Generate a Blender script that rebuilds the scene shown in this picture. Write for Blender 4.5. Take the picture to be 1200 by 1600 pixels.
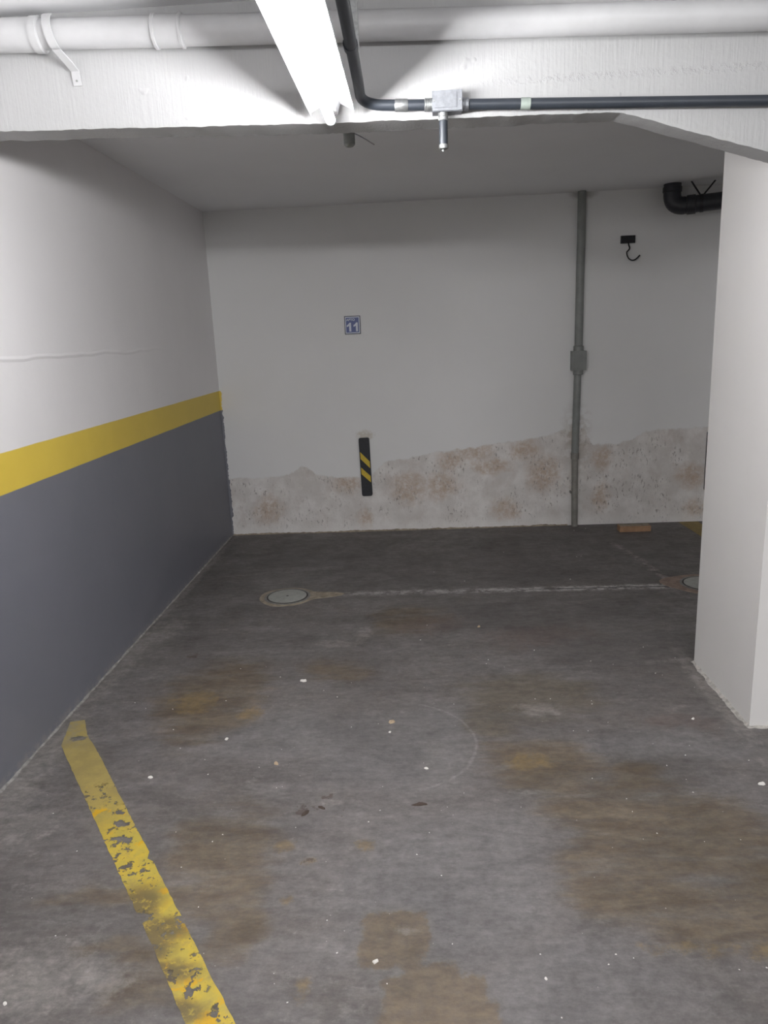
import bpy, bmesh, math, random
from mathutils import Vector, Matrix, Euler

for o in list(bpy.data.objects):
    bpy.data.objects.remove(o, do_unlink=True)
SC = bpy.context.scene
COL = SC.collection
random.seed(11)

# ------------------------------------------------------------------ camera
cam_data = bpy.data.cameras.new('camera')
cam = bpy.data.objects.new('camera', cam_data)
COL.objects.link(cam)
rr = Vector((0.9982964, 0.04044602, -0.04205267))
uu = Vector((0.03143645, 0.23432634, 0.97164958))
ff = Vector((-0.0491534, 0.97131626, -0.23265567))
m = Matrix.Identity(4)
for i in range(3):
    m[i][0], m[i][1], m[i][2] = rr[i], uu[i], -ff[i]
m[2][3] = 1.5
cam.matrix_world = m
cam_data.sensor_fit = 'HORIZONTAL'
cam_data.sensor_width = 36.0
cam_data.lens = 36.0 * 1147.26 / 1200.0
cam_data.clip_start = 0.02
SC.camera = cam

# ------------------------------------------------------------------ view, world, unseen fill lights
SC.view_settings.view_transform = 'Standard'
SC.view_settings.look = 'None'
SC.view_settings.gamma = 1.0
SC.view_settings.use_curve_mapping = False
SC.view_settings.exposure = 1.3

TUBE_STRENGTH = 100.0
LAMP_COLOR = (0.985, 0.985, 1.0)
world = bpy.data.worlds.new('world')
SC.world = world
world.use_nodes = True
world.node_tree.nodes['Background'].inputs[0].default_value = (0.8, 0.85, 1.0, 1)
world.node_tree.nodes['Background'].inputs[1].default_value = 0.0

def area_lamp(name, loc, sx, sy, power, color=LAMP_COLOR):
    l = bpy.data.lights.new(name, 'AREA')
    l.shape = 'RECTANGLE'; l.size = sx; l.size_y = sy
    l.energy = power; l.color = color
    o = bpy.data.objects.new(name, l)
    o.location = loc
    COL.objects.link(o)
    return o
# unseen fill lights added far behind the camera, tilted to brighten the bays
for n_, (x_, y_, p_) in enumerate([(0.5, -3.0, 23), (1.9, -2.8, 20)]):
    a_ = area_lamp('aisle_fill', (x_, y_, 2.15), 1.2, 0.16, p_)
    a_.rotation_euler = (math.radians(62), 0, math.radians(10))

# ------------------------------------------------------------------ helpers
def tag(o, label=None, cat=None, group=None, kind=None):
    if label: o['label'] = label
    if cat: o['category'] = cat
    if group: o['group'] = group
    if kind: o['kind'] = kind
    return o

def empty(name, loc, rz=0.0):
    o = bpy.data.objects.new(name, None)
    o.empty_display_size = 0.05
    o.location = loc
    o.rotation_euler = (0, 0, rz)
    COL.objects.link(o)
    return o

def obj(name, bm, mat, parent=None, loc=None, smooth=False, keep_world=True, bevel=0.0, segs=2):
    """link bm as one mesh object; vertices given in world coords, moved to be local to parent"""
    me = bpy.data.meshes.new(name)
    if bevel > 0:
        bmesh.ops.bevel(bm, geom=[e for e in bm.edges if e.calc_face_angle(0) > 0.6], offset=bevel, segments=segs,
                        profile=0.5, affect='EDGES')
    bmesh.ops.recalc_face_normals(bm, faces=bm.faces)
    off = Vector(loc) if loc is not None else (parent_world(parent) if parent is not None else Vector((0, 0, 0)))
    bmesh.ops.translate(bm, verts=bm.verts, vec=-off)
    bm.to_mesh(me); bm.free()
    me.materials.append(mat)
    if smooth:
        for p in me.polygons: p.use_smooth = True
    o = bpy.data.objects.new(name, me)
    COL.objects.link(o)
    if parent is not None:
        o.parent = parent
        o.location = off - parent_world(parent)
    else:
        o.location = off
    return o

def parent_world(p):
    v = Vector((0, 0, 0))
    while p is not None:
        v += p.location
        p = p.parent
    return v

def auto_smooth(o, ang=35):
    me = o.data
    me.polygons.foreach_set('use_smooth', [True] * len(me.polygons))
    bm = bmesh.new(); bm.from_mesh(me)
    for e in bm.edges:
        if len(e.link_faces) == 2 and e.calc_face_angle(0) > math.radians(ang):
            e.smooth = False
    bm.to_mesh(me); bm.free()
    return o

def box(bm, x0, x1, y0, y1, z0, z1):
    vs = [bm.verts.new((x, y, z)) for z in (z0, z1) for y in (y0, y1) for x in (x0, x1)]
    for f in ((0, 1, 3, 2), (4, 6, 7, 5), (0, 4, 5, 1), (2, 3, 7, 6), (0, 2, 6, 4), (1, 5, 7, 3)):
        bm.faces.new([vs[i] for i in f])
    return vs

def nb(): return bmesh.new()

def prism(bm, pts, axis, a0, a1):
    """polygon pts (2D) extruded along axis between a0 and a1"""
    def P(p, a):
        if axis == 'y': return (p[0], a, p[1])
        if axis == 'x': return (a, p[0], p[1])
        return (p[0], p[1], a)
    A = [bm.verts.new(P(p, a0)) for p in pts]
    B = [bm.verts.new(P(p, a1)) for p in pts]
    bm.faces.new(A); bm.faces.new(B[::-1])
    n = len(pts)
    for i in range(n):
        bm.faces.new((A[i], A[(i + 1) % n], B[(i + 1) % n], B[i]))

def tube(bm, pts, r, n=20, caps=True):
    pts = [Vector(p) for p in pts]
    rs = r if isinstance(r, (list, tuple)) else [r] * len(pts)
    rings = []
    t0 = (pts[1] - pts[0]).normalized()
    ref = Vector((0, 0, 1)) if abs(t0.z) < 0.9 else Vector((1, 0, 0))
    u = t0.cross(ref).normalized()
    for i, p in enumerate(pts):
        if i == 0: t = pts[1] - pts[0]
        elif i == len(pts) - 1: t = pts[-1] - pts[-2]
        else: t = (pts[i + 1] - pts[i]).normalized() + (pts[i] - pts[i - 1]).normalized()
        t.normalize()
        u = (u - t * u.dot(t)).normalized()
        w = t.cross(u)
        rings.append([bm.verts.new(p + (u * math.cos(2 * math.pi * k / n) + w * math.sin(2 * math.pi * k / n)) * rs[i]) for k in range(n)])
    for a, b in zip(rings, rings[1:]):
        for k in range(n):
            bm.faces.new((a[k], a[(k + 1) % n], b[(k + 1) % n], b[k]))
    if caps:
        bm.faces.new(rings[0][::-1]); bm.faces.new(rings[-1])

def arc_pts(p0, corner, p1, n=8):
    p0, c, p1 = Vector(p0), Vector(corner), Vector(p1)
    return [(1 - t) ** 2 * p0 + 2 * t * (1 - t) * c + t * t * p1 for t in [i / n for i in range(n + 1)]]

# ------------------------------------------------------------------ node graph helper
class NG:
    def __init__(s, name):
        s.mat = bpy.data.materials.new(name)
        s.mat.use_nodes = True
        s.t = s.mat.node_tree
        s.bsdf = s.t.nodes['Principled BSDF']
        s.out = s.t.nodes['Material Output']
        tc = s.t.nodes.new('ShaderNodeTexCoord')
        s.P = tc.outputs['Object']
    def N(s, typ, **kw):
        n = s.t.nodes.new(typ)
        for k, v in kw.items(): setattr(n, k, v)
        return n
    def put(s, sock, v):
        if isinstance(v, bpy.types.NodeSocket): s.t.links.new(v, sock)
        elif isinstance(v, (tuple, list)) and sock.type == 'RGBA' and len(v) == 3: sock.default_value = (*v, 1)
        else: sock.default_value = v
    def m(s, op, a, b=0.0, c=None, clamp=False):
        n = s.N('ShaderNodeMath', operation=op, use_clamp=clamp)
        s.put(n.inputs[0], a); s.put(n.inputs[1], b)
        if c is not None: s.put(n.inputs[2], c)
        return n.outputs[0]
    def vm(s, op, a, b=None, scale=None):
        n = s.N('ShaderNodeVectorMath', operation=op)
        s.put(n.inputs[0], a)
        if b is not None: s.put(n.inputs[1], b)
        if scale is not None: s.put(n.inputs['Scale'], scale)
        return n.outputs['Value'] if op in ('LENGTH', 'DOT_PRODUCT', 'DISTANCE') else n.outputs[0]
    def mapr(s, v, a, b, c=0.0, d=1.0, smooth=True):
        n = s.N('ShaderNodeMapRange', interpolation_type='SMOOTHSTEP' if smooth else 'LINEAR')
        s.put(n.inputs[0], v)
        n.inputs[1].default_value, n.inputs[2].default_value = a, b
        n.inputs[3].default_value, n.inputs[4].default_value = c, d
        return n.outputs[0]
    def noise(s, scale, detail=4, rough=0.55, vec=None, dist=0.0, color=False, stretch=None):
        v = vec if vec is not None else s.P
        if stretch:
            v = s.vm('MULTIPLY', v, stretch)
        n = s.N('ShaderNodeTexNoise')
        s.put(n.inputs['Vector'], v)
        n.inputs['Scale'].default_value = scale
        n.inputs['Detail'].default_value = detail
        n.inputs['Roughness'].default_value = rough
        n.inputs['Distortion'].default_value = dist
        return n.outputs['Color'] if color else n.outputs[0]
    def warp(s, amt, scale, detail=3, vec=None):
        v = vec if vec is not None else s.P
        c = s.noise(scale, detail, 0.6, vec=v, color=True)
        d = s.vm('SUBTRACT', c, (0.5, 0.5, 0.5))
        return s.vm('ADD', v, s.vm('SCALE', d, scale=amt))
    def blob(s, vec, cx, cy, rx, ry, rot=0.0, soft=0.5, cz=None):
        mp = s.N('ShaderNodeMapping', vector_type='TEXTURE')
        s.put(mp.inputs[0], vec)
        if cz is None:       # on the floor, x y
            mp.inputs['Location'].default_value = (cx, cy, 0)
            mp.inputs['Rotation'].default_value = (0, 0, rot)
            mp.inputs['Scale'].default_value = (rx, ry, 1e3)
        else:                # on a wall, x z
            mp.inputs['Location'].default_value = (cx, 0, cy)
            mp.inputs['Scale'].default_value = (rx, 1e3, ry)
        l = s.vm('LENGTH', mp.outputs[0])
        return s.mapr(l, 1 + soft, max(0.0, 1 - soft))
    def mix(s, f, a, b, mode='MIX'):
        n = s.N('ShaderNodeMix', data_type='RGBA', blend_type=mode)
        s.put(n.inputs[0], f); s.put(n.inputs[6], a); s.put(n.inputs[7], b)
        return n.outputs[2]
    def sep(s, v=None):
        n = s.N('ShaderNodeSeparateXYZ'); s.put(n.inputs[0], v if v is not None else s.P)
        return n.outputs
    def bump(s, h, strength=0.3, dist=0.01, prev=None):
        n = s.N('ShaderNodeBump')
        n.inputs['Strength'].default_value = strength
        n.inputs['Distance'].default_value = dist
        s.put(n.inputs['Height'], h)
        if prev is not None: s.put(n.inputs['Normal'], prev)
        s.t.links.new(n.outputs[0], s.bsdf.inputs['Normal'])
        return n.outputs[0]
    def base(s, c): s.put(s.bsdf.inputs['Base Color'], c)
    def rough(s, r): s.put(s.bsdf.inputs['Roughness'], r)

def lin(r, g, b):
    f = lambda c: ((c / 255 + 0.055) / 1.055) ** 2.4 if c / 255 > 0.04045 else c / 255 / 12.92
    return (f(r), f(g), f(b))

def simple(name, col, rough=0.5, metal=0.0, noise_amt=0.12, scale=40, bump=0.05):
    g = NG(name)
    n = g.noise(scale, 4, 0.6)
    g.base(g.mix(g.mapr(n, 0.3, 0.7), tuple(c * (1 - noise_amt) for c in col), tuple(min(1, c * (1 + noise_amt)) for c in col)))
    g.rough(rough)
    g.bsdf.inputs['Metallic'].default_value = metal
    if bump: g.bump(g.noise(scale * 3, 3), bump, 0.002)
    return g.mat

# ------------------------------------------------------------------ materials
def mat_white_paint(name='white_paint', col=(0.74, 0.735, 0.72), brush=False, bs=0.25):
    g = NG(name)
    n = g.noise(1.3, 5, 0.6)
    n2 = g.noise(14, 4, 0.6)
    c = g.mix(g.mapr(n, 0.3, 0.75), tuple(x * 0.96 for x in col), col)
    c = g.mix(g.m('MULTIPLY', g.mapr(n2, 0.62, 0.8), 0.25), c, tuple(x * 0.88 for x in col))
    g.base(c); g.rough(0.62)
    h1 = g.noise(9, 5, 0.65)
    h = g.m('ADD', g.m('MULTIPLY', h1, 0.6), g.m('MULTIPLY', g.noise(90, 2), 0.12))
    if brush:
        h = g.m('ADD', h, g.m('MULTIPLY', g.noise(30, 3, stretch=(4.0, 4.0, 0.25)), 0.35))
        lump = g.mapr(g.noise(16, 2, 0.4), 0.68, 0.76)
        x, y, z = g.sep()
        ridge = g.m('MULTIPLY', g.mapr(g.m('ABSOLUTE', g.m('SUBTRACT', z, 2.232)), 0.018, 0.0), g.mapr(g.noise(70, 3, 0.7), 0.45, 0.65))
        ridge = g.m('MULTIPLY', ridge, g.mapr(x, 0.1, 0.5))
        h = g.m('ADD', h, g.m('ADD', g.m('MULTIPLY', lump, 0.6), g.m('MULTIPLY', ridge, 0.55)))
    g.bump(h, bs, 0.012)
    return g.mat

def mat_left_wall():
    g = NG('left_wall_paint')
    x, y, z = g.sep()
    zz = g.m('ADD', z, g.m('MULTIPLY', g.m('SUBTRACT', g.noise(5, 3), 0.5), 0.004))
    white = (0.82, 0.80, 0.80)
    n = g.noise(1.5, 5, 0.6)
    c = g.mix(g.mapr(n, 0.3, 0.75), tuple(v * 0.955 for v in white), white)
    yel = g.mix(g.mapr(g.noise(3, 4), 0.35, 0.65), (0.70, 0.515, 0.070), (0.74, 0.55, 0.078))
    gry = g.mix(g.mapr(g.noise(2.2, 5), 0.35, 0.7), (0.165, 0.167, 0.196), (0.176, 0.177, 0.206))
    c = g.mix(g.mapr(zz, 1.1485, 1.1445), c, yel)
    c = g.mix(g.mapr(zz, 1.001, 0.997), c, gry)
    # dust and scuff at the foot
    foot = g.m('MULTIPLY', g.mapr(z, 0.05, 0.0), g.mapr(g.noise(28, 4, 0.7), 0.4, 0.62))
    c = g.mix(g.m('MULTIPLY', foot, 0.6), c, (0.30, 0.28, 0.26))
    g.base(c)
    g.rough(0.5)
    zc = g.m('SUBTRACT', z, g.m('ADD', 1.478, g.m('MULTIPLY', g.m('SUBTRACT', g.noise(2.0, 2), 0.5), 0.05)))
    ridge = g.m('MULTIPLY', g.mapr(g.m('ABSOLUTE', zc), 0.012, 0.0), g.mapr(y, 4.7, 3.0))
    h = g.m('ADD', g.m('MULTIPLY', g.noise(5, 4, 0.55), 0.5), g.m('MULTIPLY', ridge, 2.6))
    h = g.m('ADD', h, g.m('MULTIPLY', g.noise(80, 2), 0.05))
    g.bump(h, 0.25, 0.014)
    return g.mat

def mat_back_wall():
    g = NG('back_wall_paint')
    x, y, z = g.sep()
    fc = g.N('ShaderNodeFloatCurve')
    cv = fc.mapping.curves[0]
    pts = [(-1.5, .47), (-1.2, .45), (-0.98, .50), (-0.92, .55), (-0.78, .46), (-0.473, .441), (-0.37, .46), (-0.268, .551), (0.229, .618),
           (0.524, .657), (0.961, .715), (1.154, .757), (1.26, .76), (1.325, .628), (1.5, .63), (1.613, .645), (1.73, .726), (2.156, .744), (2.4, .74)]
    xa, xb = -1.55, 2.45
    while len(cv.points) < len(pts): cv.points.new(0.5, 0.5)
    for p, (a, b) in zip(cv.points, sorted(pts)):
        p.location = ((a - xa) / (xb - xa), b); p.handle_type = 'VECTOR'
    fc.mapping.update()
    g.put(fc.inputs['Value'], g.m('DIVIDE', g.m('SUBTRACT', x, xa), xb - xa))
    bnd = g.m('ADD', fc.outputs[0], g.m('MULTIPLY', g.m('SUBTRACT', g.noise(9, 5, 0.65), 0.5), 0.10))
    d = g.m('SUBTRACT', bnd, z)              # > 0 below the tide line
    damp = g.mapr(d, -0.006, 0.012)
    edge = g.mapr(g.m('ABSOLUTE', d), 0.018, 0.0)
    paint = g.mix(g.mapr(g.noise(1.2, 4), 0.3, 0.7), (0.76, 0.757, 0.75), (0.79, 0.787, 0.78))
    W = g.warp(0.16, 5, 5)
    W2 = g.warp(0.05, 28, 3, vec=W)
    low = g.mix(g.mapr(g.noise(7, 5, 0.65), 0.35, 0.68), (0.64, 0.61, 0.58), (0.79, 0.765, 0.74))
    blotch = g.m('MULTIPLY', g.mapr(g.noise(5.0, 6, 0.75, vec=W, stretch=(1.2, 1, 0.7)), 0.48, 0.72), 0.45)
    low = g.mix(blotch, low, (0.52, 0.44, 0.395))
    tans = [(0.425, .62, .13, .07), (-0.078, .33, .13, .10), (0.964, .42, .12, .13), (1.40, .53, .07, .10), (-1.20, .20, .10, .11),
            (-0.56, .38, .11, .07), (-0.44, .10, .06, .08), (0.173, .36, .12, .10), (0.25, .54, .10, .08), (0.668, .14, .10, .08),
            (2.12, .10, .08, .08), (1.40, .22, .06, .10), (0.816, .60, .10, .07), (2.08, .36, .10, .08), (0.55, .50, .14, .06)]
    acc = None
    for t in tans:
        b = g.blob(W2, t[0], t[1], t[2], t[3], soft=0.6, cz=1)
        acc = b if acc is None else g.m('MAXIMUM', acc, b)
    acc = g.m('MULTIPLY', acc, g.mapr(g.noise(24, 6, 0.8), 0.32, 0.62))
    low = g.mix(g.m('MULTIPLY', acc, 0.85), low, (0.50, 0.375, 0.275))
    # scratchy dark flecks
    fl = g.m('MULTIPLY', g.mapr(g.noise(46, 4, 0.7, stretch=(1.6, 1, 0.55)), 0.57, 0.64), g.mapr(g.noise(6, 3), 0.44, 0.58))
    low = g.mix(g.m('MULTIPLY', fl, 0.75), low, (0.22, 0.19, 0.17))
    # pale limey foot
    lime = g.m('MULTIPLY', g.mapr(z, 0.11, 0.02), 0.55)
    low = g.mix(lime, low, (0.80, 0.78, 0.76))
    c = g.mix(damp, paint, low)
    c = g.mix(g.m('MULTIPLY', g.m('MULTIPLY', edge, damp), 0.35), c, (0.66, 0.65, 0.63))
    # glue stain over the bumper, fine horizontal seam
    glue = g.m('MULTIPLY', g.blob(g.warp(0.03, 30, 3), -0.405, 0.765, 0.062, 0.035, soft=0.45, cz=1), g.mapr(g.noise(40, 3), 0.3, 0.55))
    c = g.mix(g.m('MULTIPLY', glue, 0.6), c, (0.50, 0.44, 0.33))
    # damp mark round the conduit
    halo = g.m('MULTIPLY', g.blob(W2, 1.21, 0.66, 0.09, 0.22, soft=0.7, cz=1), g.mapr(g.noise(18, 4), 0.4, 0.6))
    c = g.mix(g.m('MULTIPLY', halo, 0.5), c, (0.38, 0.32, 0.26))
    patch = g.blob(g.warp(0.05, 20, 3), 1.22, 2.42, 0.09, 0.03, soft=0.5, cz=1)
    c = g.mix(g.m('MULTIPLY', patch, 0.5), c, (0.22, 0.20, 0.19))
    g.base(c); g.rough(0.68)
    seam = g.m('MULTIPLY', g.mapr(g.m('ABSOLUTE', g.m('SUBTRACT', z, 1.515)), 0.006, 0.0), g.mapr(g.noise(6, 3), 0.45, 0.6))
    h = g.m('ADD', g.m('MULTIPLY', g.noise(4, 4), 0.4), g.m('MULTIPLY', seam, 0.12))
    h = g.m('ADD', h, g.m('MULTIPLY', damp, -0.18))
    h = g.m('ADD', h, g.m('MULTIPLY', g.m('MULTIPLY', g.noise(36, 5, 0.7), damp), 0.40))
    g.bump(h, 0.35, 0.012)
    return g.mat

# stain maps of the floor: lists of soft patches (x, y, rx, ry[, rotation]) in metres, one channel each
STAINS = {
 'dark_patch': (0.6, [(0.85, 4.96, 1.1, .50), (0.65, 3.77, 0.80, .22), (0.89, 3.33, .45, .20), (0.95, 3.45, .25, .10), (-1.15, 3.45, .18, .18), (-0.70, 3.50, .22, .17),
            (1.26, 4.37, .30, .18), (-0.6, 5.1, .7, .4), (0.2, 4.5, 1.2, .25)]),
 'grey': (0.7, [(0.05, 1.80, .30, .30), (-0.12, 2.48, .34, .28), (0.85, 2.45, .35, .10), (0.35, 1.42, .22, .18), (-0.6, 2.55, .25, .18)]),
 'brown': (0.55, [(-0.92, 2.86, .24, .36), (0.41, 2.34, .18, .17), (0.55, 2.10, .22, .15), (0.62, 1.90, .20, .13), (0.83, 1.97, .24, .22),
             (0.72, 1.63, .20, .08), (-0.93, 1.73, .11, .04), (-0.81, 1.52, .11, .025),
             (-0.65, 1.88, .16, .26), (-0.55, 1.62, .08, .12), (-0.08, 3.75, .20, .2), (0.71, 2.24, .12, .08), (1.05, 1.80, .30, .22), (0.95, 1.62, .22, .10), (0.55, 1.75, .18, .12), (-0.72, 1.42, .12, .06), (-0.42, 3.1, .2, .12)]),
 'patch': (0.25, [(-0.11, 1.575, .085, .085), (-0.02, 1.40, .10, .09, 0.3), (0.09, 1.38, .045, .09, 0.3), (-0.13, 1.635, .05, .016), (0.0, 1.33, .14, .04)]),
 'olive': (0.6, [(0.42, 2.87, .29, .22), (0.24, 2.62, .12, .10)]),
 'yellow': (0.6, [(0.82, 1.525, .07, .028), (0.62, 1.54, .16, .014), (-0.45, 1.92, .03, .03), (-0.20, 1.93, .035, .025), (-0.41, 1.71, .02, .02),
           (-0.31, 1.43, .02, .03), (-0.99, 2.86, .10, .10), (0.36, 2.36, .08, .05), (-0.36, 1.846, .035, .012), (-0.72, 2.75, .05, .06)]),
 'red': (0.6, [(0.97, 2.61, .12, .05), (0.05, 3.65, .18, .12), (0.55, 3.45, .3, .14)]),
 'pale': (0.75, [(-1.38, 3.70, .09, .16), (-0.43, 3.44, .12, .05), (-0.31, 3.56, .04, .09), (-1.50, 2.50, .13, .30), (-1.33, 2.04, .12, .12),
          (-1.46, 2.1, .10, .4), (0.45, 2.73, .12, .04), (-0.10, 1.59, .05, .010, .12), (-0.82, 1.43, .10, .04), (-1.46, 3.3, .05, .5),
          (-1.48, 4.6, .03, 1.2), (1.18, 2.85, .04, .45), (1.10, 3.16, .16, .018), (-0.20, 1.38, .03, .02), (1.0, 2.73, .06, .016, .5),
          (-0.35, 2.13, .07, .016), (-1.0, 1.45, .2, .10)]),
 'scab': (0.6, [(-0.40, 2.10, .055, .026), (-0.285, 2.06, .035, .03), (-0.34, 2.165, .06, .018), (-0.37, 1.846, .04, .012), (-1.16, 3.33, .05, .03), (-.56, 2.39, .03, .015)]),
}
STAIN_CH = [('dark_patch', 'grey', 'brown'), ('patch', 'olive', 'yellow'), ('red', 'pale', 'scab')]

def mat_floor():
    g = NG('stained_concrete')
    ch = {}
    for i, names in enumerate(STAIN_CH):
        at = g.N('ShaderNodeVertexColor', layer_name='stain_%d' % i)
        for nme, sck in zip(names, g.sep(at.outputs[0])): ch[nme] = sck
    big = g.noise(0.9, 6, 0.6, dist=0.4)
    mid = g.noise(4.5, 6, 0.65, stretch=(0.7, 1.25, 1))
    n7 = g.noise(7, 6, 0.7)
    n20 = g.noise(20, 5, 0.72)
    fine = g.noise(38, 5, 0.7)
    c = g.mix(g.mapr(big, 0.34, 0.68), (0.132, 0.120, 0.113), (0.182, 0.170, 0.165))
    streak = g.noise(6, 6, 0.7, stretch=(0.45, 1.9, 1))
    c = g.mix(g.m('MULTIPLY', g.mapr(streak, 0.42, 0.66), 0.60), c, (0.122, 0.109, 0.102))
    c = g.mix(g.m('MULTIPLY', g.mapr(streak, 0.46, 0.30), 0.45), c, (0.226, 0.213, 0.207))
    c = g.mix(g.m('MULTIPLY', g.mapr(n20, 0.54, 0.72), 0.40), c, (0.248, 0.231, 0.220))
    c = g.mix(g.m('MULTIPLY', g.mapr(n7, 0.45, 0.68), 0.35), c, (0.150, 0.128, 0.112))
    mot = g.noise(55, 6, 0.8)
    c = g.mix(g.m('MULTIPLY', g.mapr(mot, 0.52, 0.68), 0.38), c, (0.275, 0.262, 0.250))
    c = g.mix(g.m('MULTIPLY', g.mapr(mot, 0.46, 0.32), 0.45), c, (0.088, 0.080, 0.075))
    sc = g.noise(8, 6, 0.72, stretch=(0.5, 1.6, 1), dist=0.6)
    scuff = g.m('MULTIPLY', g.mapr(sc, 0.57, 0.68), g.mapr(mot, 0.42, 0.60))
    c = g.mix(g.m('MULTIPLY', scuff, 0.50), c, (0.300, 0.285, 0.270))
    c = g.mix(g.m('MULTIPLY', g.mapr(sc, 0.40, 0.30), 0.45), c, (0.085, 0.074, 0.066))
    browns = g.mix(g.mapr(sc, 0.40, 0.60), (0.108, 0.076, 0.042), (0.158, 0.122, 0.080))
    def stain(c, nme, col, amt, nz, k=0.9, lo=0.30, hi=0.75):
        v = g.m('ADD', ch[nme], g.m('MULTIPLY', g.m('SUBTRACT', nz, 0.5), g.m('MULTIPLY', g.mapr(ch[nme], 0.02, 0.4), k)))
        return g.mix(g.m('MULTIPLY', g.mapr(v, lo, hi), amt), c, col)
    c = stain(c, 'dark_patch', (0.112, 0.102, 0.098), 0.45, streak, 1.8, 0.1, 0.95)  # irregular darker patches over the rear part of the floor
    c = stain(c, 'grey', (0.201, 0.194, 0.193), 0.55, n7, 1.4, 0.05, 0.95)
    c = stain(c, 'brown', browns, 0.78, streak, 3.0, 0.05, 1.15)
    c = stain(c, 'patch', (0.159, 0.117, 0.071), 0.78, n20, 2.2, 0.2, 0.75)
    c = stain(c, 'olive', (0.142, 0.117, 0.079), 0.6, streak, 2.2, 0.1, 1.0)
    c = stain(c, 'yellow', (0.222, 0.152, 0.057), 0.60, n20, 3.0, 0.2, 1.0)
    c = stain(c, 'red', (0.121, 0.086, 0.072), 0.5, n20, 2.4, 0.2, 1.0)
    c = stain(c, 'pale', (0.324, 0.300, 0.279), 0.55, n20, 3.0, 0.2, 1.1)
    c = stain(c, 'scab', (0.076, 0.057, 0.043), 0.85, n20, 4.5, 0.75, 1.0)
    x, y, z = g.sep()
    # wheel rub: faint pale arc
    dx = g.m('SUBTRACT', x, -0.13); dy = g.m('SUBTRACT', y, 2.495)
    rad = g.m('SQRT', g.m('ADD', g.m('MULTIPLY', dx, dx), g.m('MULTIPLY', dy, dy)))
    rad = g.m('ADD', rad, g.m('MULTIPLY', g.m('SUBTRACT', n7, 0.5), 0.03))
    ring = g.m('MULTIPLY', g.mapr(g.m('ABSOLUTE', g.m('SUBTRACT', rad, 0.312)), 0.009, 0.001), g.mapr(dx, 0.02, 0.14))
    ring = g.m('MULTIPLY', ring, g.mapr(n20, 0.3, 0.6))
    c = g.mix(g.m('MULTIPLY', ring, 0.42), c, (0.330, 0.318, 0.311))
    # cracks with pale lime bloom
    def crack(ax, ay, bx, by, wn):
        L = math.hypot(bx - ax, by - ay); ux, uy = (bx - ax) / L, (by - ay) / L
        px = g.m('SUBTRACT', x, ax); py = g.m('SUBTRACT', y, ay)
        s_ = g.m('ADD', g.m('MULTIPLY', px, ux), g.m('MULTIPLY', py, uy))
        t_ = g.m('SUBTRACT', g.m('MULTIPLY', py, ux), g.m('MULTIPLY', px, uy))
        t_ = g.m('ADD', t_, g.m('MULTIPLY', g.m('SUBTRACT', mid, 0.5), wn))
        t_ = g.m('ADD', t_, g.m('MULTIPLY', g.m('SUBTRACT', fine, 0.5), wn * 0.3))
        win = g.m('MULTIPLY', g.mapr(s_, -0.05, 0.05), g.mapr(s_, L + 0.05, L - 0.05))
        return g.m('ABSOLUTE', t_), win, s_
    t1, w1, s1 = crack(-0.46, 4.175, 1.46, 4.165, .05)
    bloom1 = g.m('MULTIPLY', g.m('MULTIPLY', g.mapr(t1, 0.060, 0.012), w1), g.mapr(g.noise(15, 6, 0.8), 0.42, 0.55))
    bloom1 = g.m('MULTIPLY', bloom1, g.mapr(s1, -0.3, 1.3, 0.45, 1.0))
    c = g.mix(g.m('MULTIPLY', bloom1, 0.95), c, (0.56, 0.54, 0.52))
    core1 = g.m('MULTIPLY', g.m('MULTIPLY', g.mapr(t1, 0.011, 0.003), w1), g.mapr(s1, 0.9, 1.25))
    c = g.mix(core1, c, (0.038, 0.036, 0.036))
    t2, w2, s2 = crack(1.49, 4.22, 1.36, 5.15, .09)
    bloom2 = g.m('MULTIPLY', g.m('MULTIPLY', g.mapr(t2, 0.045, 0.004), w2), g.mapr(n20, 0.42, 0.62))
    c = g.mix(g.m('MULTIPLY', g.m('MULTIPLY', bloom2, g.mapr(s2, 1.0, 0.0, 0.35, 1.0)), 0.8), c, (0.457, 0.406, 0.381))
    pits = g.m('MULTIPLY', g.mapr(g.noise(22, 4, 0.7), 0.70, 0.76), 0.45)
    c = g.mix(pits, c, (0.089, 0.070, 0.057))
    c = g.mix(g.m('MULTIPLY', g.mapr(fine, 0.35, 0.7), 0.40), c, (0.089, 0.081, 0.076))
    vo = g.N('ShaderNodeTexVoronoi'); g.put(vo.inputs['Vector'], g.P); vo.inputs['Scale'].default_value = 26
    grit = g.m('MULTIPLY', g.mapr(vo.outputs['Distance'], 0.055, 0.03), g.mapr(g.sep(vo.outputs['Color'])[0], 0.80, 0.82))
    c = g.mix(g.m('MULTIPLY', grit, 0.7), c, (0.55, 0.53, 0.50))
    # uneven trowelling and grime over everything
    v1 = g.mapr(g.noise(2.6, 6, 0.7, stretch=(0.8, 1.3, 1), dist=0.8), 0.32, 0.68, 0.80, 1.12)
    v2 = g.mapr(g.noise(26, 6, 0.8, stretch=(0.6, 1.3, 1)), 0.34, 0.66, 0.80, 1.18)
    vv = g.m('MULTIPLY', v1, v2)
    cmb = g.N('ShaderNodeCombineXYZ')
    for k in range(3): g.put(cmb.inputs[k], vv)
    c = g.mix(1.0, c, cmb.outputs[0], 'MULTIPLY')
    g.base(c)
    g.rough(g.mapr(n7, 0.3, 0.7, 0.48, 0.72))
    h = g.m('ADD', g.m('MULTIPLY', mid, 0.5), g.m('MULTIPLY', fine, 0.18))
    g.bump(h, 0.42, 0.01)
    return g.mat

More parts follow.
